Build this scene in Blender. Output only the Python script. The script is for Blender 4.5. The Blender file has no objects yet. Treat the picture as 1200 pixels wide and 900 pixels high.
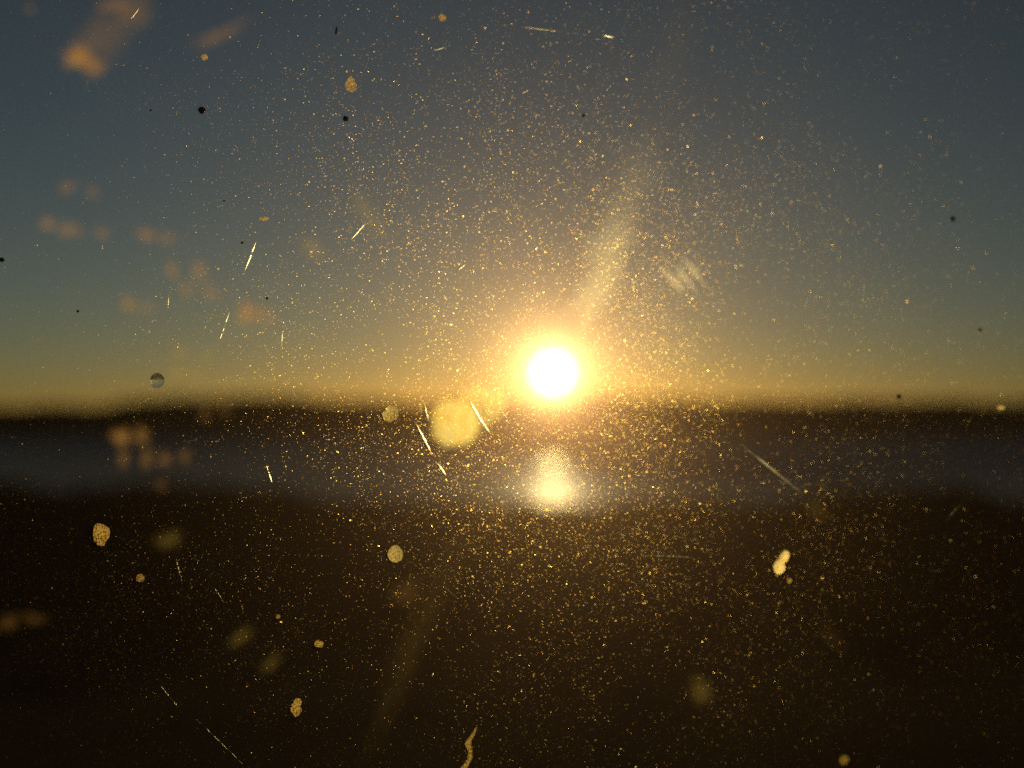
import bpy, bmesh, math, random
import numpy as np
from mathutils import Vector, Matrix, noise

random.seed(7)
rng = np.random.default_rng(11)
SC = bpy.context.scene
COL = SC.collection

# ------------------------------------------------------------------ camera
EYE = Vector((0.0, 0.0, 20.0))            # eye 20 m above the water
FPX = 1178.0                              # focal length in photo pixels (1200 wide)
HORIZON = 492.0
PITCH = math.atan((HORIZON - 450.0) / FPX)
cam_data = bpy.data.cameras.new("camera")
cam = bpy.data.objects.new("camera", cam_data)
COL.objects.link(cam)
SC.camera = cam
cam.location = EYE
cam.rotation_euler = (math.pi / 2 + PITCH, 0, 0)
cam_data.sensor_width = 36.0
cam_data.lens = 36.0 * FPX / 1200.0
cam_data.clip_start = 0.01
cam_data.clip_end = 120000.0
cam_data.dof.use_dof = True
cam_data.dof.focus_distance = 0.283
cam_data.dof.aperture_fstop = 4.2


def ray(u, v):
    """World direction through a point of the photograph."""
    d = Vector(((u - 600.0) / FPX, (450.0 - v) / FPX, -1.0))
    return (cam.rotation_euler.to_matrix() @ d).normalized()


# ------------------------------------------------------------------ light
SUN_DIR = ray(648, 437)
SUN_EL = math.asin(SUN_DIR.z)
SUN_AZ = math.atan2(SUN_DIR.x, SUN_DIR.y)

world = bpy.data.worlds.new("World")
SC.world = world
world.use_nodes = True
wn = world.node_tree.nodes
sky = wn.new("ShaderNodeTexSky")
sky.sky_type = 'NISHITA'
sky.sun_disc = False
sky.sun_elevation = SUN_EL
sky.sun_rotation = SUN_AZ
sky.altitude = 0.0
sky.air_density = 0.85
sky.dust_density = 0.25
sky.ozone_density = 1.4
wn["Background"].inputs["Strength"].default_value = 0.05
world.node_tree.links.new(sky.outputs[0], wn["Background"].inputs["Color"])

sun_data = bpy.data.lights.new("sun_light", 'SUN')
sun_data.energy = 3.0
sun_data.angle = math.radians(0.53)
sun_data.color = (1.0, 0.77, 0.42)
sun_lamp = bpy.data.objects.new("sun_light", sun_data)
COL.objects.link(sun_lamp)
sun_lamp.rotation_euler = SUN_DIR.to_track_quat('Z', 'Y').to_euler()
sun_lamp.location = EYE + SUN_DIR * 50

SC.view_settings.view_transform = 'Standard'
SC.view_settings.look = 'None'
SC.view_settings.exposure = 0.5
SC.view_settings.gamma = 1.0
SC.render.engine = 'CYCLES'
SC.cycles.transparent_max_bounces = 40
SC.cycles.use_denoising = False
SC.cycles.volume_bounces = 0
SC.cycles.max_bounces = 8
SC.cycles.sample_clamp_indirect = 2.0


# ------------------------------------------------------------------ helpers
def new_mat(name):
    m = bpy.data.materials.new(name)
    m.use_nodes = True
    nt = m.node_tree
    for n in list(nt.nodes):
        nt.nodes.remove(n)
    out = nt.nodes.new("ShaderNodeOutputMaterial")
    return m, nt, out


def node(nt, kind, **inputs):
    n = nt.nodes.new(kind)
    for k, v in inputs.items():
        n.inputs[k.replace("_", " ")].default_value = v
    return n


def link_obj(name, mesh, mat=None, parent=None, kind=None):
    o = bpy.data.objects.new(name, mesh)
    COL.objects.link(o)
    if mat is not None:
        mesh.materials.append(mat)
    if parent is not None:
        o.parent = parent
    if kind:
        o["kind"] = kind
    return o


def tag(o, label, category, group=None):
    o["label"] = label
    o["category"] = category
    if group:
        o["group"] = group
    return o


def mesh_np(name, verts, faces, smooth=False):
    me = bpy.data.meshes.new(name)
    me.from_pydata([tuple(v) for v in verts], [], [tuple(f) for f in faces])
    if smooth:
        me.polygons.foreach_set("use_smooth", [True] * len(me.polygons))
    me.update()
    return me


# ------------------------------------------------------------------ setting
def fbm(x, y, s=1.0, o=4):
    return noise.fractal(Vector((x * s, y * s, 3.7)), 0.9, 2.0, o)


# water: one sheet to the horizon
wm, nt, out = new_mat("rippled_water")
df = node(nt, "ShaderNodeBsdfDiffuse", Color=(0.012, 0.016, 0.022, 1))
g1 = node(nt, "ShaderNodeBsdfGlossy", Color=(0.9, 0.95, 1, 1), Roughness=0.62)   # wind-ruffled faces
g2 = node(nt, "ShaderNodeBsdfGlossy", Color=(1, 0.86, 0.58, 1), Roughness=0.30)        # added lobe, tinted warm to paint the sun's glitter column
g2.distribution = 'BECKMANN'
x1 = node(nt, "ShaderNodeMixShader", Fac=0.19)
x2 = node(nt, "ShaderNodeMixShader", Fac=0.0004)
tc = nt.nodes.new("ShaderNodeTexCoord")
mp = nt.nodes.new("ShaderNodeMapping")
mp.inputs["Scale"].default_value = (0.10, 0.35, 1)
nz = node(nt, "ShaderNodeTexNoise", Scale=1.0, Detail=6.0, Roughness=0.6)
bp = node(nt, "ShaderNodeBump", Strength=0.3, Distance=0.4)
sx_ = nt.nodes.new("ShaderNodeSeparateXYZ")
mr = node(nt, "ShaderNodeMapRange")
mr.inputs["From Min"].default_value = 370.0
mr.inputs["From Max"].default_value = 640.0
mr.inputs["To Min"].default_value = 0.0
mr.inputs["To Max"].default_value = 0.042  # confines the added glitter to the farther water
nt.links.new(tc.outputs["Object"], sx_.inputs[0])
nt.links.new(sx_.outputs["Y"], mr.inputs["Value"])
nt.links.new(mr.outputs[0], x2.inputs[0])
nt.links.new(tc.outputs["Object"], mp.inputs[0])
nt.links.new(mp.outputs[0], nz.inputs["Vector"])
nt.links.new(nz.outputs["Fac"], bp.inputs["Height"])
nt.links.new(bp.outputs[0], g1.inputs["Normal"])
nt.links.new(df.outputs[0], x1.inputs[1])
nt.links.new(g1.outputs[0], x1.inputs[2])
nt.links.new(x1.outputs[0], x2.inputs[1])
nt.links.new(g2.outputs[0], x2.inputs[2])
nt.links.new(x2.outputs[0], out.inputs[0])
W = 45000.0
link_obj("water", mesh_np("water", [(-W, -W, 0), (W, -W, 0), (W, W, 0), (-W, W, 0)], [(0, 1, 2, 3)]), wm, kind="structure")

# dark wooded hills of the far shore
hm, nt, out = new_mat("wooded_hillside")
pr = node(nt, "ShaderNodeBsdfDiffuse")
nz = node(nt, "ShaderNodeTexNoise", Scale=0.02, Detail=8.0)
tc = nt.nodes.new("ShaderNodeTexCoord")
cr = nt.nodes.new("ShaderNodeValToRGB")
cr.color_ramp.elements[0].color = (0.030, 0.035, 0.016, 1)
cr.color_ramp.elements[1].color = (0.075, 0.070, 0.035, 1)
nt.links.new(tc.outputs["Object"], nz.inputs["Vector"])
nt.links.new(nz.outputs["Fac"], cr.inputs[0])
nt.links.new(cr.outputs[0], pr.inputs[0])
nt.links.new(pr.outputs[0], out.inputs[0])
NX, NY = 420, 40
xs = np.linspace(-5200, 5200, NX)
ys = np.linspace(1160, 3400, NY)
hv, hf = [], []
for j, y in enumerate(ys):
    t = j / (NY - 1)
    for i, x in enumerate(xs):
        shore = 1180 + 60 * fbm(x, 0, 1 / 400) + 260 * max(0.0, (-x - 500) / 1500)
        rise = max(0.0, min(1.0, (y - shore) / 500))
        base = 46 + 17 * fbm(x, y, 1 / 420) - 10 * max(0.0, min(1.0, (-x - 560) / 260))
        base += 9 * fbm(x, y, 1 / 110, 3) + 16 * t
        hv.append((x, y + 25 * fbm(x, y, 1 / 90), -2.0 + base * (1 - (1 - rise) ** 2.2)))
for j in range(NY - 1):
    for i in range(NX - 1):
        a = j * NX + i
        hf.append((a, a + 1, a + NX + 1, a + NX))
link_obj("hills", mesh_np("hills", hv, hf), hm, kind="structure")

# near bank falling to the shore, and the added strip in front that mirrors the sun
gm, nt, out = new_mat("dark_heath_soil")
pr = node(nt, "ShaderNodeBsdfDiffuse")
nz = node(nt, "ShaderNodeTexNoise", Scale=0.3, Detail=8.0)
tc = nt.nodes.new("ShaderNodeTexCoord")
cr = nt.nodes.new("ShaderNodeValToRGB")
cr.color_ramp.elements[0].color = (0.018, 0.013, 0.008, 1)
cr.color_ramp.elements[1].color = (0.040, 0.030, 0.017, 1)
nt.links.new(tc.outputs["Object"], nz.inputs["Vector"])
nt.links.new(nz.outputs["Fac"], cr.inputs[0])
nt.links.new(cr.outputs[0], pr.inputs[0])
nt.links.new(pr.outputs[0], out.inputs[0])


def bank_z(x, y):
    t = max(0.0, min(1.0, (y + 60) / 295.0))
    z = 15.5 * (1 - t) ** 1.25 + 0.9
    if y > 232:
        z -= (y - 232) * 0.25
    return z + 0.5 * fbm(x, y, 1 / 25)


gx = np.linspace(-700, 700, 180)
gy = np.concatenate([np.linspace(-120, 20, 12), np.linspace(24, 250, 90)])
gv, gf = [], []
for y in gy:
    for x in gx:
        gv.append((x, y + 5 * fbm(x, 0, 1 / 60), bank_z(x, y)))
for j in range(len(gy) - 1):
    for i in range(len(gx) - 1):
        a = j * len(gx) + i
        gf.append((a, a + 1, a + len(gx) + 1, a + len(gx)))
link_obj("ground", mesh_np("ground", gv, gf), gm, kind="structure")

# added strip at the water's edge, sloped to mirror the sun
fm, nt, out = new_mat("sun_glint_surface")
df = node(nt, "ShaderNodeBsdfDiffuse", Color=(0.035, 0.032, 0.030, 1))
gl = node(nt, "ShaderNodeBsdfGlossy", Color=(1, 0.86, 0.58, 1), Roughness=0.40)
gl.distribution = 'BECKMANN'
mx = node(nt, "ShaderNodeMixShader", Fac=0.030)
g2 = node(nt, "ShaderNodeBsdfGlossy", Color=(0.9, 0.95, 1, 1), Roughness=0.62)
x0 = node(nt, "ShaderNodeMixShader", Fac=0.19)
tc = nt.nodes.new("ShaderNodeTexCoord")
mp = nt.nodes.new("ShaderNodeMapping")
mp.inputs["Scale"].default_value = (0.3, 0.8, 1)
nz = node(nt, "ShaderNodeTexNoise", Scale=1.0, Detail=4.0)
bp = node(nt, "ShaderNodeBump", Strength=0.004, Distance=0.3)
nt.links.new(tc.outputs["Object"], mp.inputs[0])
nt.links.new(mp.outputs[0], nz.inputs["Vector"])
nt.links.new(nz.outputs["Fac"], bp.inputs["Height"])
nt.links.new(bp.outputs[0], g2.inputs["Normal"])
nt.links.new(df.outputs[0], x0.inputs[1])
nt.links.new(g2.outputs[0], x0.inputs[2])
nt.links.new(x0.outputs[0], mx.inputs[1])
nt.links.new(gl.outputs[0], mx.inputs[2])
nt.links.new(mx.outputs[0], out.inputs[0])
fv, ff = [], []
fx = np.linspace(-700, 700, 90)
SLOPE = math.tan(math.radians(0.62))
Y0, Y1 = 335.0, 215.0
for y in np.linspace(Y0, Y1, 8):
    for x in fx:
        yy = y + (6 * fbm(x, 0, 1 / 70) if y == Y0 else 0)
        fv.append((x, yy, -0.02 + (Y0 - yy) * SLOPE))
for j in range(7):
    for i in range(89):
        a = j * 90 + i
        ff.append((a, a + 90, a + 91, a + 1))
link_obj("sun_glint_strip", mesh_np("sun_glint_strip", fv, ff), fm, kind="structure")

# scrub on the bank: a dark mass nobody could count
sm, nt, out = new_mat("scrub_leaf")
df = node(nt, "ShaderNodeBsdfDiffuse", Color=(0.028, 0.021, 0.011, 1))
nt.links.new(df.outputs[0], out.inputs[0])
sv, sf = [], []


def clump(cx, cy, h, w, n):
    z0 = bank_z(cx, cy)
    for _ in range(n):
        a = random.uniform(0, 2 * math.pi)
        r = w * math.sqrt(random.random())
        k = random.random()
        top = h * (1 - 0.55 * (r / w) ** 2) * random.uniform(0.75, 1.0)
        c = Vector((cx + r * math.cos(a), cy + r * math.sin(a), z0 + top * k))
        s = random.uniform(0.22, 0.5) * (0.5 + h / 5)
        q = Matrix.Rotation(random.uniform(0, 6.28), 3, 'Z') @ Matrix.Rotation(random.uniform(-1.2, 1.2), 3, 'X')
        b = len(sv)
        for p in ((-1, -0.5, 0), (1, -0.6, 0.2), (0.7, 0.7, -0.1), (-0.5, 0.8, 0.15)):
            sv.append(c + q @ (Vector(p) * s))
        sf.append((b, b + 1, b + 2, b + 3))


for _ in range(1700):
    y = 45 + 185 * random.random() ** 0.8
    x = random.uniform(-0.62, 0.62) * (y + 30)
    left = max(0.0, min(1.0, (-x / y - 0.10) / 0.25))
    h = random.uniform(0.8, 1.8) + (1.6 * random.random() if random.random() < 0.2 else 0)
    if y > 150:
        h = h * (0.6 + 2.2 * max(0.0, noise.noise(Vector((x / 28.0, 4.2, 0.5))))) + left * random.uniform(1.5, 5.0)
        if 0.30 < x / y < 0.46:
            h += random.uniform(1.5, 4.5)
    clump(x, y, h, h * random.uniform(0.8, 1.4), 85)
link_obj("scrub", mesh_np("scrub", sv, sf), sm, kind="stuff")

# ------------------------------------------------------------------ the sun itself
um, nt, out = new_mat("sun_glare")
em = node(nt, "ShaderNodeEmission", Color=(1.0, 0.94, 0.78, 1), Strength=2.3)
tr = node(nt, "ShaderNodeBsdfTransparent")
ad = nt.nodes.new("ShaderNodeAddShader")
nt.links.new(em.outputs[0], ad.inputs[0])
nt.links.new(tr.outputs[0], ad.inputs[1])
nt.links.new(ad.outputs[0], out.inputs[0])
um.cycles.emission_sampling = 'NONE'      # the sun lamp does the lighting
bm = bmesh.new()
SUN_D = 30000.0
bmesh.ops.create_uvsphere(bm, u_segments=48, v_segments=24, radius=SUN_D * math.tan(math.radians(0.84)))
me = bpy.data.meshes.new("sun")
bm.to_mesh(me)
bm.free()
sun_ball = link_obj("sun", me, um)
sun_ball.location = EYE + SUN_DIR * SUN_D
tag(sun_ball, "blinding white sun low over the dark far shore", "sun")

# ------------------------------------------------------------------ the window
YAW = math.radians(11.0)                  # the pane is turned: its right side is farther off
PANE_D, GAP = 0.30, 0.32
AX = Vector((math.cos(YAW), math.sin(YAW), 0))
NRM = Vector((-math.sin(YAW), math.cos(YAW), 0))   # points outdoors
P_IN = EYE + Vector((0, PANE_D, 0))
P_OUT = EYE + Vector((0, PANE_D + GAP, 0))
PX = PANE_D / FPX                          # size of one photo pixel on the inner pane, about


def on_pane(u, v, outer=False):
    """Where a mark seen at (u, v) in the photograph sits on the pane: (along, up) from the pane's centre."""
    p0 = P_OUT if outer else P_IN
    d = ray(u, v)
    t = (p0 - EYE).dot(NRM) / d.dot(NRM)
    q = EYE + d * t - p0
    return q.dot(AX), q.z


def empty(name, loc):
    e = bpy.data.objects.new(name, None)
    COL.objects.link(e)
    e.location = loc
    e.rotation_euler = (0, 0, YAW)
    e.empty_display_size = 0.05
    return e


glass, nt, out = new_mat("clear_glass")
tr = node(nt, "ShaderNodeBsdfTransparent", Color=(0.97, 0.98, 0.97, 1))
nt.links.new(tr.outputs[0], out.inputs[0])


def box_mesh(name, x0, x1, y0, y1, z0, z1):
    v = [(x, y, z) for z in (z0, z1) for y in (y0, y1) for x in (x0, x1)]
    f = [(0, 2, 3, 1), (4, 5, 7, 6), (0, 1, 5, 4), (2, 6, 7, 3), (0, 4, 6, 2), (1, 3, 7, 5)]
    return mesh_np(name, v, f)


HW, HH = 0.95, 0.75
win = empty("window", P_IN)
tag(win, "dusty scratched window glass filling the whole view towards the setting sun", "window")
link_obj("glass_sheet", box_mesh("glass_sheet", -HW, HW, 0.0, 0.004, -HH, HH), glass, win)
link_obj("glass_sheet", box_mesh("outer_glass_sheet", -HW, HW, GAP * math.cos(YAW), GAP * math.cos(YAW) + 0.004, -HH, HH), glass, win)

# a film of fine dust on the room side: scatters the sun forward
vm, nt, out = new_mat("dust_film")
lobes = [((0.8, 0.9, 1.0, 1), 3.4, 0.987), ((1.0, 0.90, 0.40, 1), 1.0, 0.955), ((1.0, 0.66, 0.06, 1), 3.4, 0.925), ((1.0, 0.09, 0.01, 1), 3.3, 0.885)]
ab = node(nt, "ShaderNodeVolumeAbsorption", Color=(0.0, 0.0, 0.0, 1), Density=260.0)   # even absorption, added to cut noise in the scattered light
prev = ab.outputs[0]
for colr, dens, g in lobes:
    vs = node(nt, "ShaderNodeVolumeScatter", Color=colr, Density=dens, Anisotropy=g)
    if prev is None:
        prev = vs.outputs[0]
    else:
        ad = nt.nodes.new("ShaderNodeAddShader")
        nt.links.new(prev, ad.inputs[0])
        nt.links.new(vs.outputs[0], ad.inputs[1])
        prev = ad.outputs[0]
nt.links.new(prev, out.inputs["Volume"])
film = link_obj("dust_film", box_mesh("dust_film", -HW, HW, -0.0050, -0.0020, -HH, HH), vm, win, kind="stuff")

# loose dust grains: tens of thousands of tiny flakes, joined
dm, nt, out = new_mat("dust_grain")
at = nt.nodes.new("ShaderNodeAttribute")
at.attribute_name = "grain"
cr = nt.nodes.new("ShaderNodeValToRGB")
e = cr.color_ramp.elements
e[0].color = (0.60, 0.32, 0.07, 1)
e[1].color = (1.0, 0.78, 0.28, 1)
m = e.new(0.5)
m.color = (1.0, 0.66, 0.16, 1)
m = e.new(0.75)
m.color = (0.85, 0.72, 0.16, 1)
m = e.new(0.25)
m.color = (0.90, 0.48, 0.18, 1)
rf = node(nt, "ShaderNodeBsdfRefraction", Roughness=0.48, IOR=1.45)
rf.distribution = 'BECKMANN'
tl = node(nt, "ShaderNodeBsdfTranslucent")
tr = node(nt, "ShaderNodeBsdfTransparent")
m1 = node(nt, "ShaderNodeMixShader", Fac=0.3)
m2 = node(nt, "ShaderNodeMixShader", Fac=0.6)
at2 = nt.nodes.new("ShaderNodeAttribute")
at2.attribute_name = "cover"
nt.links.new(at.outputs["Fac"], cr.inputs[0])
nt.links.new(cr.outputs[0], rf.inputs["Color"])
nt.links.new(cr.outputs[0], tl.inputs["Color"])
nt.links.new(rf.outputs[0], m1.inputs[1])
nt.links.new(tl.outputs[0], m1.inputs[2])
nt.links.new(at2.outputs["Fac"], m2.inputs[0])
nt.links.new(tr.outputs[0], m2.inputs[1])
nt.links.new(m1.outputs[0], m2.inputs[2])
nt.links.new(m2.outputs[0], out.inputs[0])


def dust(n_in, n_all):
    # the same density everywhere on the pane, clumped by noise
    x = np.concatenate([rng.uniform(-0.30, 0.30, n_in), rng.uniform(-0.92, 0.92, n_all)])
    z = np.concatenate([rng.uniform(-0.22, 0.22, n_in), rng.uniform(-0.72, 0.72, n_all)])
    n = len(x)
    keep = np.ones(n, bool)
    for i in range(n):
        f = noise.fractal(Vector((x[i] * 26, z[i] * 26, 1.3)), 0.8, 2.0, 3)
        keep[i] = random.random() < 0.52 + 0.55 * f
    x, z = x[keep], z[keep]
    n = len(x)
    u = rng.random(n)
    r = PX * (0.22 + 0.36 * u ** 3 + 0.8 * (rng.random(n) > 0.990) * rng.random(n))
    th = rng.uniform(0, 2 * np.pi, n)
    tilt = rng.normal(0, 0.24, n)
    tilt2 = rng.normal(0, 0.24, n)
    y = -0.0012 - 0.0003 * rng.random(n)
    stretch = 1 + 0.8 * rng.random(n) ** 3
    V = np.zeros((n, 4, 3))
    for k in range(4):
        a = th + k * 2 * np.pi / 4 + rng.normal(0, 0.2, n)
        rr = r * rng.uniform(0.7, 1.2, n)
        px_, pz_ = np.cos(a) * rr * stretch, np.sin(a) * rr
        c, s = np.cos(th), np.sin(th)
        V[:, k, 0] = x + c * px_ - s * pz_
        V[:, k, 2] = z + s * px_ + c * pz_
        V[:, k, 1] = y - (V[:, k, 0] - x) * math.tan(YAW + SUN_AZ) + np.clip(px_ * np.tan(np.clip(tilt, -1, 1)) + pz_ * np.tan(np.clip(tilt2, -1, 1)), -0.0006, 0.0006)
    me = bpy.data.meshes.new("dust_grains")
    me.vertices.add(n * 4)
    me.vertices.foreach_set("co", V.reshape(-1))
    me.loops.add(n * 4)
    me.loops.foreach_set("vertex_index", np.arange(n * 4, dtype=np.int32))
    me.polygons.add(n)
    me.polygons.foreach_set("loop_start", np.arange(0, n * 4, 4, dtype=np.int32))
    me.polygons.foreach_set("loop_total", np.full(n, 4, dtype=np.int32))
    me.update()
    a = me.attributes.new("grain", 'FLOAT', 'FACE')
    a.data.foreach_set("value", rng.random(n).astype(np.float32))
    a = me.attributes.new("cover", 'FLOAT', 'FACE')
    a.data.foreach_set("value", (0.045 + 0.07 * rng.random(n) ** 2 + 0.25 * rng.random(n) ** 16).astype(np.float32))
    return me


link_obj("dust_grains", dust(2150000, 350000), dm, win, kind="stuff")

# ------------------------------------------------------------------ scratches: parts of the glass
scm, nt, out = new_mat("scratch_groove")
rf = node(nt, "ShaderNodeBsdfRefraction", Color=(1.0, 0.88, 0.55, 1), Roughness=0.6, IOR=1.45)
tl = node(nt, "ShaderNodeBsdfTranslucent", Color=(1.0, 0.86, 0.52, 1))
tr = node(nt, "ShaderNodeBsdfTransparent")
m1 = node(nt, "ShaderNodeMixShader", Fac=0.6)
m2 = node(nt, "ShaderNodeMixShader")
at = nt.nodes.new("ShaderNodeAttribute")
at.attribute_name = "depth"
nt.links.new(rf.outputs[0], m1.inputs[1])
nt.links.new(tl.outputs[0], m1.inputs[2])
nt.links.new(at.outputs["Fac"], m2.inputs[0])
nt.links.new(tr.outputs[0], m2.inputs[1])
nt.links.new(m1.outputs[0], m2.inputs[2])
nt.links.new(m2.outputs[0], out.inputs[0])


def scratch(pts, w, depth=0.9, label=None, dashes=None):
    """A groove along photo points; a shallow V of width w pixels, tapered at both ends."""
    pp = [on_pane(*p) for p in pts]
    # resample with a quadratic through three points, or straight
    n = 60 if dashes else 14
    on = True
    if len(pp) == 2:
        line = [(pp[0][0] + (pp[1][0] - pp[0][0]) * t, pp[0][1] + (pp[1][1] - pp[0][1]) * t) for t in np.linspace(0, 1, n)]
    else:
        line = []
        for t in np.linspace(0, 1, n):
            a, b, c = pp
            line.append(tuple((1 - t) ** 2 * a[i] + 2 * t * (1 - t) * b[i] + t * t * c[i] for i in (0, 1)))
    v, f, dep = [], [], []
    for i, (x, z) in enumerate(line):
        j, k = max(0, i - 1), min(n - 1, i + 1)
        d = Vector((line[k][0] - line[j][0], line[k][1] - line[j][1])).normalized()
        t = i / (n - 1)
        hw = 0.42 * w * PX * (0.25 + 0.75 * math.sin(math.pi * t) ** 0.7) * random.uniform(0.75, 1.2)
        ox, oz = -d.y * hw, d.x * hw
        jx = random.gauss(0, 0.1) * PX
        v += [(x + ox + jx, -0.0009, z + oz), (x + jx, -0.0009 + 0.0003, z), (x - ox + jx, -0.0009, z - oz)]
        g = depth * random.uniform(0.6, 1.1)
        if dashes:
            if random.random() < 0.35:
                on = random.random() > dashes
            g *= 1.0 if on else 0.05
        dep += [0.35 * g, g, 0.35 * g]
        if i:
            a = 3 * (i - 1)
            f += [(a, a + 1, a + 4, a + 3), (a + 1, a + 2, a + 5, a + 4)]
    me = mesh_np("scratch", v, f)
    a = me.attributes.new("depth", 'FLOAT', 'POINT')
    a.data.foreach_set("value", np.clip(dep, 0, 1).astype(np.float32))
    o = link_obj("scratch", me, scm, win)
    if label:
        o["label"] = label
    return o


SCR = [
    ([(165, 9), (152, 26)], 1.8, .8, None), ([(300, 284), (287, 318)], 2.4, .9, .15), ([(428, 262), (411, 282)], 2.2, .8, None),
    ([(522, 241), (502, 256)], 1.3, .5, None), ([(547, 308), (534, 319)], 2.2, .9, None), ([(706, 42), (719, 45)], 3.0, 1.0, None),
    ([(580, 29), (640, 36), (705, 44)], 1.8, .7, .55), ([(525, 55), (503, 62)], 1.6, .5, None), ([(497, 474), (502, 494)], 2.2, .9, None),
    ([(487, 496), (495, 512), (505, 530)], 3.0, 1.0, None), ([(511, 541), (523, 558)], 2.4, .9, None),
    ([(549, 467), (558, 488), (575, 509)], 3.4, 1.0, None), ([(562, 470), (568, 482), (576, 494)], 1.8, .55, None),
    ([(592, 457), (598, 468)], 2.6, .8, None), ([(869, 522), (900, 548), (938, 577)], 3.6, .75, None),
    ([(312, 545), (319, 566)], 2.4, .9, .2), ([(213, 517), (225, 519), (240, 510)], 1.6, .45, .2), ([(198, 345), (197, 362)], 1.8, .7, .4),
    ([(331, 389), (330, 404)], 1.6, .5, None), ([(269, 366), (256, 403)], 2.0, .7, .5), ([(173, 205), (168, 190)], 1.2, .3, None),
    ([(250, 686), (263, 706)], 1.4, .3, .4), ([(226, 838), (258, 868), (290, 900)], 1.4, .3, .6), ([(735, 652), (800, 650), (815, 655)], 1.8, .35, .2),
    ([(1085, 667), (1094, 671), (1104, 667)], 1.8, .3, None), ([(120, 287), (121, 294)], 1.6, .5, None), ([(182, 795), (215, 835)], 1.2, .5, .6),
    ([(205, 648), (214, 684)], 1.4, .3, .5), ([(670, 492), (700, 478)], 1.8, .4, .3),
    ([(470, 640), (520, 690), (560, 720)], 1.4, .04, .5), ([(1125, 590), (1105, 612)], 2.0, .2, None),
]
for s in SCR:
    scratch(s[0], s[1], s[2], None, s[3])

# ------------------------------------------------------------------ marks lying on the glass
def dirt_mat(name, col_a, col_b, grain, trans=0.0, holes=1.0):
    """Ochre dirt that lets the sun glow through: grainy colour, thickness read from 'thick'."""
    m, nt, out = new_mat(name)
    tc = nt.nodes.new("ShaderNodeTexCoord")
    nz = node(nt, "ShaderNodeTexNoise", Scale=grain, Detail=3.0, Roughness=0.7)
    cr = nt.nodes.new("ShaderNodeValToRGB")
    cr.color_ramp.elements[0].position = 0.42
    cr.color_ramp.elements[1].position = 0.60
    cr.color_ramp.elements[0].color = (*col_a, 1)
    cr.color_ramp.elements[1].color = (*col_b, 1)
    tl = nt.nodes.new("ShaderNodeBsdfTranslucent")
    tr = nt.nodes.new("ShaderNodeBsdfTransparent")
    mx = nt.nodes.new("ShaderNodeMixShader")
    at = nt.nodes.new("ShaderNodeAttribute")
    at.attribute_name = "thick"
    nt.links.new(tc.outputs["Object"], nz.inputs["Vector"])
    nt.links.new(nz.outputs["Fac"], cr.inputs[0])
    nt.links.new(cr.outputs[0], tl.inputs["Color"])
    hole = node(nt, "ShaderNodeMapRange")
    hole.inputs["From Min"].default_value = 0.38
    hole.inputs["From Max"].default_value = 0.50
    hole.inputs["To Min"].default_value = holes
    mul = nt.nodes.new("ShaderNodeMath")
    mul.operation = 'MULTIPLY'
    nt.links.new(nz.outputs["Fac"], hole.inputs["Value"])
    nt.links.new(at.outputs["Fac"], mul.inputs[0])
    nt.links.new(hole.outputs[0], mul.inputs[1])
    nt.links.new(mul.outputs[0], mx.inputs[0])
    nt.links.new(tr.outputs[0], mx.inputs[1])
    last = tl.outputs[0]
    if trans:
        rf = node(nt, "ShaderNodeBsdfRefraction", Roughness=0.6, IOR=1.45)
        m3 = node(nt, "ShaderNodeMixShader", Fac=trans)
        nt.links.new(cr.outputs[0], rf.inputs["Color"])
        nt.links.new(last, m3.inputs[1])
        nt.links.new(rf.outputs[0], m3.inputs[2])
        last = m3.outputs[0]
    nt.links.new(last, mx.inputs[2])
    nt.links.new(mx.outputs[0], out.inputs[0])
    return m


OCHRE = dirt_mat("ochre_residue", (0.50, 0.17, 0.010), (1.0, 0.78, 0.20), 2100, 0.05, 0.12)
PALE = dirt_mat("pale_residue", (0.80, 0.48, 0.06), (1.0, 0.90, 0.45), 2100, 0.20, 0.35)
SMEAR = dirt_mat("greasy_smear", (0.72, 0.38, 0.12), (0.92, 0.54, 0.18), 120)
YSMEAR = dirt_mat("yellow_smear", (0.70, 0.50, 0.14), (0.92, 0.72, 0.26), 160)  # also the top end of the glare streak
GREEN = dirt_mat("greenish_smear", (0.38, 0.26, 0.05), (0.58, 0.44, 0.12), 160)  # also colours the lens flare and the lower glare streak
SPOT = dirt_mat("yellow_disc", (1.0, 0.76, 0.22), (1.0, 0.86, 0.34), 200, 0.14)


def grease_mat(name, colr, rough):
    """A wiped greasy film: a rough clear layer that bends the sun a few degrees."""
    m, nt, out = new_mat(name)
    rf = node(nt, "ShaderNodeBsdfRefraction", Color=(*colr, 1), Roughness=rough, IOR=1.45)
    tr = nt.nodes.new("ShaderNodeBsdfTransparent")
    mx = nt.nodes.new("ShaderNodeMixShader")
    at = nt.nodes.new("ShaderNodeAttribute")
    at.attribute_name = "thick"
    nt.links.new(at.outputs["Fac"], mx.inputs[0])
    nt.links.new(tr.outputs[0], mx.inputs[1])
    nt.links.new(rf.outputs[0], mx.inputs[2])
    nt.links.new(mx.outputs[0], out.inputs[0])
    return m


GREASE = grease_mat("wiped_grease", (1.0, 0.88, 0.5), 0.5)  # also carries the glare streaks by the sun

tarm, nt, out = new_mat("dark_tar")
pr = node(nt, "ShaderNodeBsdfPrincipled", Base_Color=(0.012, 0.006, 0.003, 1), Roughness=0.3)
nt.links.new(pr.outputs[0], out.inputs[0])


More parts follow.
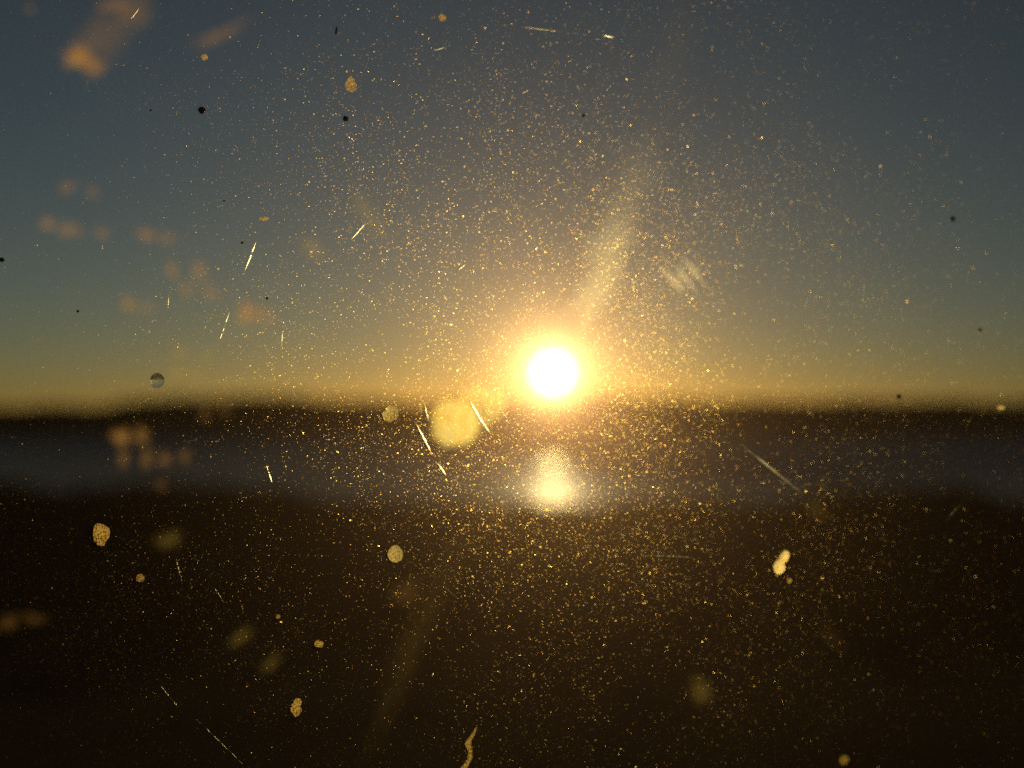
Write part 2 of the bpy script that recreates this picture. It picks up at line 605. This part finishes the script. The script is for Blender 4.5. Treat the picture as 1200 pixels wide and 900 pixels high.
def blob_mesh(name, a, b, rot=0.0, thick=1.0, rim=0.8, rough=0.12, height=0.25, soft=False, seed=0, taper=0.0):
    """A low irregular mound of half-axes a, b (metres), with rings of vertices; 'thick' falls to rim at the edge."""
    N, R = 32, 10
    v, f, th = [], [], []
    cr_, sr = math.cos(rot), math.sin(rot)
    for j in range(R + 1):
        t = j / R
        for i in range(N):
            ang = 2 * math.pi * i / N
            k = 1 + rough * 1.5 * noise.noise(Vector((math.cos(ang) * 1.6, math.sin(ang) * 1.6, seed * 3.1))) + rough * 0.5 * noise.noise(Vector((math.cos(ang) * 5, math.sin(ang) * 4, seed * 1.7)))
            x, z = a * t * k * math.cos(ang), b * t * k * math.sin(ang)
            x *= 1 - taper * (z / b) if b else 1
            y = -height * min(a, b) * (1 - t * t) * (1 + 0.25 * noise.noise(Vector((x / a * 3, z / b * 3, seed))))
            v.append((x * cr_ - z * sr, y, x * sr + z * cr_))
            if soft == 'gauss':
                th.append(thick * (1 - t * t) ** 2.5)
            elif soft == 'plateau':
                q_ = max(0.0, min(1.0, (1 - t) / 0.45))
                th.append(thick * q_ * q_ * (3 - 2 * q_))
            elif soft:
                th.append(thick * max(0.0, (1 - t ** 1.6)) ** 1.2)
            else:
                th.append(thick * (1 - (1 - rim) * t))
        if j:
            for i in range(N):
                p, q = (j - 1) * N + i, (j - 1) * N + (i + 1) % N
                if j == 1:
                    f.append((p, j * N + i, j * N + (i + 1) % N))
                else:
                    f.append((p, p + N, q + N, q))
    me = mesh_np(name, v, f, smooth=True)
    at = me.attributes.new("thick", 'FLOAT', 'POINT')
    at.data.foreach_set("value", np.clip(th, 0, 1).astype(np.float32))
    return me


SEED = [0]


def mark(name, u, v, w, h, mat, label, category, rot=0.0, group=None, outer=False, **kw):
    """One mark on the glass, seen at (u, v) in the photograph, w x h photo pixels; rot in degrees, counter-clockwise."""
    SEED[0] += 1
    sx, sz = on_pane(u, v, outer)
    base = P_OUT if outer else P_IN
    px = (PANE_D + GAP) / FPX if outer else PX
    px *= (base + AX * sx - EYE).length / (base - EYE).length
    off = 0.0 if outer else 0.0007
    o = link_obj(name, blob_mesh(name, 0.5 * w * px, 0.5 * h * px, math.radians(rot), seed=SEED[0], **kw), mat)
    o.location = base + AX * sx + Vector((0, 0, sz)) - NRM * off
    o.rotation_euler = (0, 0, YAW)
    tag(o, label, category, group)
    return o


G1 = "ochre dried drops on the inner glass"
def drop(u, v, w, h, label, mat=OCHRE, rot=0, **kw):
    kw.setdefault("rough", 0.10)
    kw.setdefault("thick", 0.95)
    kw.setdefault("rim", 0.75)
    kw.setdefault("height", 0.05)
    return mark("dried_drop", u, v, w, h, mat, label, "dirt spot", rot, G1, **kw)


drop(411, 99, 12, 19, "teardrop shaped golden dried drop high in the sky left of centre", taper=0.55)
drop(240, 68, 8, 7, "small ochre dried drop above the black tar dot")
drop(518, 22, 9, 9, "small orange dried drop at the top edge near centre")
drop(310, 257, 11, 5, "flat oval ochre dried drop above the long bright scratch", rot=5)
drop(119, 626, 17, 25, "large grainy ochre oval dried drop on the dark lower left", rot=8, rough=0.14, taper=-0.15)
drop(463, 649, 18, 19, "bright pale yellow round dried drop below the far shore", PALE, rough=0.08)
drop(918, 652, 11, 14, "upper pale lobe of the double dried drop at lower right", PALE, rot=-30, thick=.8)
drop(912, 664, 14, 16, "lower larger pale lobe of the double dried drop at lower right", PALE, rot=-20, thick=.9)
drop(924, 680, 6, 6, "tiny orange dried drop just under the double pale drop", thick=.7)
drop(165, 677, 9, 9, "small dull ochre dried drop right of and below the large oval", thick=.6)
drop(374, 754, 10, 8, "small bright orange dried drop beside the lower streaks", rot=-10, rough=.2)
drop(326, 722, 5, 5, "tiny ochre dried drop above the slanting lower streaks", thick=.6)
drop(347, 830, 13, 18, "ragged leaf shaped golden dried drop near the lower left edge", rough=0.42, taper=-0.1)
drop(988, 890, 12, 12, "soft orange dried drop touching the bottom edge at right", thick=.7, rim=.3)
drop(457, 485, 18, 20, "pale grainy dried drop left of the big yellow disc", PALE, rough=.3, thick=.55)
drop(1171, 478, 9, 5, "tiny greenish dried drop on the ridge at far right", PALE, thick=.7)

# the ragged fibre at the bottom edge
fib = [(558, 851), (553, 862), (548, 870), (551, 881), (550, 889), (543, 900), (547, 912)]
wid = [2, 6, 8, 5, 7, 9, 8]
v, f, th = [], [], []
ox, oz = on_pane(549, 880)
for i, ((u_, v_), w_) in enumerate(zip(fib, wid)):
    x, z = on_pane(u_, v_)
    hw = 0.5 * w_ * PX
    v += [(x - ox - hw, 0, z - oz), (x - ox - 0.3 * hw, -0.0005, z - oz + 0.2 * hw), (x - ox + 0.4 * hw, -0.0004, z - oz), (x - ox + hw, 0, z - oz + 0.4 * hw)]
    th += [.45, .8, .8, .45]
    if i:
        for k in range(3):
            a = 4 * (i - 1) + k
            f.append((a, a + 1, a + 5, a + 4))
me = mesh_np("plant_fibre", v, f, True)
me.attributes.new("thick", 'FLOAT', 'POINT').data.foreach_set("value", th)
o = link_obj("plant_fibre", me, OCHRE)
o.location = P_IN + AX * ox + Vector((0, 0, oz)) - NRM * 0.0007
o.rotation_euler = (0, 0, YAW)
tag(o, "golden wriggling plant fibre stuck to the glass at the bottom edge", "fibre")

# black dots
G2 = "black dots on the inner glass"
for u_, v_, d_, l_ in [
    (237, 130, 8, "round black tar dot under the small ochre drop at upper left"),
    (405, 140, 7, "round black dot just below the golden teardrop"),
    (394, 37, 4, "thin upright dark fleck near the top left of centre"),
    (683, 136, 4, "tiny dark dot in the sky right of centre"),
    (1115, 257, 6, "small brown dot in the sky at far right"),
    (1052, 464, 5, "small dark dot just above the ridge at right"),
    (1147, 387, 4, "faint dark dot in the sky low at far right"),
    (3, 305, 5, "small black dot at the left edge of the picture"),
    (92, 365, 3, "tiny black dot below the pale left smudges"),
    (313, 350, 3, "tiny black dot right of the pale double smudge"),
    (177, 130, 2.5, "tiny black dot left of the round tar dot"),
    (284, 285, 3, "tiny black dot left of the long bright scratch"),
    (263, 236, 2.5, "faint tiny dark dot above the long bright scratch"),
]:
    mark("tar_dot", u_, v_, d_ * (0.6 if v_ == 37 else 1), d_ * (2.6 if v_ == 37 else 1), tarm, l_, "dirt spot", -8 if v_ == 37 else 0, G2, rough=.15, height=.8)

# one clear water drop that turns the landscape upside down
wd, nt, out = new_mat("water_drop")
rf = node(nt, "ShaderNodeBsdfGlass", Color=(0.9, 0.9, 0.9, 1), Roughness=0.03, IOR=1.33)
tr = node(nt, "ShaderNodeBsdfTransparent")
mx = node(nt, "ShaderNodeMixShader", Fac=0.55)
nt.links.new(tr.outputs[0], mx.inputs[1])
nt.links.new(rf.outputs[0], mx.inputs[2])
nt.links.new(mx.outputs[0], out.inputs[0])
bm = bmesh.new()
bmesh.ops.create_uvsphere(bm, u_segments=32, v_segments=20, radius=7.5 * PX)
for q in bm.verts:
    q.co.y *= 0.3
    q.co.z *= 1.08
    for_f = q.co
for q in bm.faces:
    q.smooth = True
me = bpy.data.meshes.new("water_drop")
bm.to_mesh(me)
bm.free()
o = link_obj("water_drop", me, wd)
sx, sz = on_pane(185, 446)
o.location = P_IN + AX * sx + Vector((0, 0, sz)) - NRM * 0.0012
o.rotation_euler = (0, 0, YAW)
tag(o, "clear round water drop hanging just above the ridge at left", "water drop")

# soft smudges, on the outer sheet and so out of focus
G3 = "soft orange smudges on the outer glass"
def smudge(u, v, w, h, label, t=0.5, rot=0, mat=SMEAR, **kw):
    kw.setdefault("rough", 0.5)
    return mark("smudge", u, v, w, h, mat, label, "smudge", rot, G3, True, thick=t, soft=True, height=0.05, **kw)


smudge(92, 68, 40, 30, "brightest orange smudge in the upper left corner", .8, -20)
smudge(112, 78, 26, 22, "orange smudge touching the brightest upper left one", .5)
smudge(115, 45, 110, 60, "wide faint brown smear rising from the upper left smudge", .16, 40)
smudge(138, 7, 46, 22, "orange smudge cut by the top edge at upper left", .35, 10)
smudge(160, 16, 60, 40, "faint smear around the short scratch at upper left", .18, 25)
smudge(258, 40, 84, 18, "long slanting pale brown smear right of the upper left smudges", .26, 29)
smudge(36, 10, 10, 8, "little orange smudge at the very top left", .35)
smudge(81, 219, 22, 16, "left smudge of the faint pair high at left", .3, 20)
smudge(108, 225, 20, 16, "right smudge of the faint pair high at left", .22)
smudge(55, 262, 24, 18, "leftmost smudge of the long pale row at left", .42)
smudge(82, 269, 40, 18, "long middle smudge of the pale row at left", .36, -8)
smudge(120, 273, 16, 16, "small end smudge of the pale row at left", .32)
smudge(172, 275, 24, 18, "pale smudge right of the long row at left", .45, -20)
smudge(196, 280, 28, 22, "dim smudge next to the pale one right of the row", .25)
smudge(202, 316, 14, 24, "upper left smudge of the four finger marks", .42, 12)
smudge(232, 316, 18, 28, "upper right smudge of the four finger marks", .42, 8)
smudge(219, 340, 20, 18, "lower left smudge of the four finger marks", .38, -35)
smudge(245, 342, 24, 18, "lower right smudge of the four finger marks", .40, -40)
smudge(151, 356, 22, 22, "round orange smudge below and left of the finger marks", .5)
smudge(173, 360, 18, 16, "dim small smudge right of the round orange one", .3)
smudge(289, 366, 28, 34, "tall bright orange smudge of the pair above the ridge", .6, -12)
smudge(313, 370, 20, 26, "dim partner right of the tall bright orange smudge", .38, -12)
smudge(212, 412, 24, 20, "upper left smudge of the faint yellow four over the ridge", .3, mat=YSMEAR)
smudge(241, 417, 18, 16, "upper right smudge of the faint yellow four over the ridge", .2, mat=YSMEAR)
smudge(210, 436, 22, 16, "lower left smudge of the faint yellow four over the ridge", .3, mat=YSMEAR)
smudge(231, 438, 20, 18, "lower right smudge of the faint yellow four over the ridge", .22, mat=YSMEAR)
smudge(143, 511, 22, 20, "bright orange smudge over the dark left water", .55)
smudge(166, 511, 20, 22, "second orange smudge over the dark left water", .38)
smudge(145, 537, 14, 26, "tall dim smudge hanging under the bright orange one", .28)
smudge(172, 538, 14, 26, "tall dim smudge hanging under the second orange one", .3)
smudge(192, 538, 16, 18, "right middle dim smudge of the lower row at left", .32)
smudge(217, 535, 14, 16, "rightmost dim smudge of the lower row at left", .26)
smudge(240, 484, 14, 24, "left smudge of the dim pair on the left ridge", .16)
smudge(263, 480, 14, 22, "right smudge of the dim pair on the left ridge", .16)
smudge(188, 568, 18, 14, "dark orange smudge at the left near shore", .16)
smudge(10, 730, 26, 18, "left brown smudge at the lower left edge", .14)
smudge(40, 725, 28, 14, "right brown smudge at the lower left edge", .14, -15)
smudge(366, 292, 40, 22, "pale yellow slanting smudge left of the sun glow", .30, -28, YSMEAR)
smudge(430, 250, 70, 30, "very faint yellow smear between the scratches above", .22, -50, YSMEAR)
smudge(198, 632, 34, 20, "blurred olive oval smudge right of the grainy oval drop", .30, 18, GREEN)
smudge(283, 745, 40, 12, "upper slanting brown streak at lower left", .32, 38, GREEN)
smudge(317, 778, 34, 13, "lower slanting brown streak at lower left", .34, 45, GREEN)
smudge(821, 810, 26, 40, "blurred olive oval smudge in the dark at lower right", .36, 22, GREEN)
smudge(958, 597, 34, 16, "dull green slanting lens flare under the long right scratch", .22, -35, GREEN)  # lens flare put in as a green patch on the outer pane
smudge(476, 694, 44, 34, "faint brown smudge under the bright round drop", .10)
def smear(u, v, w, h, label, t, rot, mat=GREASE):  # grease strokes, and glare streaks put in as patches
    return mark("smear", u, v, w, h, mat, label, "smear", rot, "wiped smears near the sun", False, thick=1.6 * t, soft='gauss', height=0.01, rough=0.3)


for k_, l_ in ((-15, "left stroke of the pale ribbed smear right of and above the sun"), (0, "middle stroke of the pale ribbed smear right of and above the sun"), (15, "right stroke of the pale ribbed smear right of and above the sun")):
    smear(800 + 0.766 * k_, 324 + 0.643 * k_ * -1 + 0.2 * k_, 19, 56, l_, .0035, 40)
smear(714, 292, 80, 130, "bright yellow glare streak rising to the right from the sun", .0048, -26)  # the sun's diagonal glare streak, laid on the pane as bright patches
smear(695, 345, 70, 120, "lower bright yellow glare streak rising from the sun glow", .004, -34)
smear(745, 205, 84, 170, "faint upper stretch of the yellow glare streak over the sun", .0034, -20)
smear(785, 70, 80, 220, "very faint topmost end of the yellow glare streak reaching the top edge", .018, -16, YSMEAR)
smear(580, 590, 66, 130, "upper end of the long olive glare streak just below left of the sun", .006, -35)
smear(490, 740, 62, 380, "long faint olive glare streak down the dark lower left of centre", .035, -25, GREEN)  # lower arm of the glare, its olive glow put into the colour
smudge(970, 745, 50, 12, "very faint brown streak in the dark at right", .07, -38)
mark("yellow_spot", 533, 496, 70, 70, SPOT, "large round soft-edged yellow spot left of the sun", "water spot", 0, None, False, thick=.55, rough=.1, height=.02, soft='plateau')  # soft-edged yellow disc laid on the inner pane
mark("yellow_spot", 560, 478, 80, 62, SPOT, "dim soft-edged yellow spot half behind the bright round one", "water spot", 0, None, False, thick=.2, rough=.2, height=.005, soft='plateau')
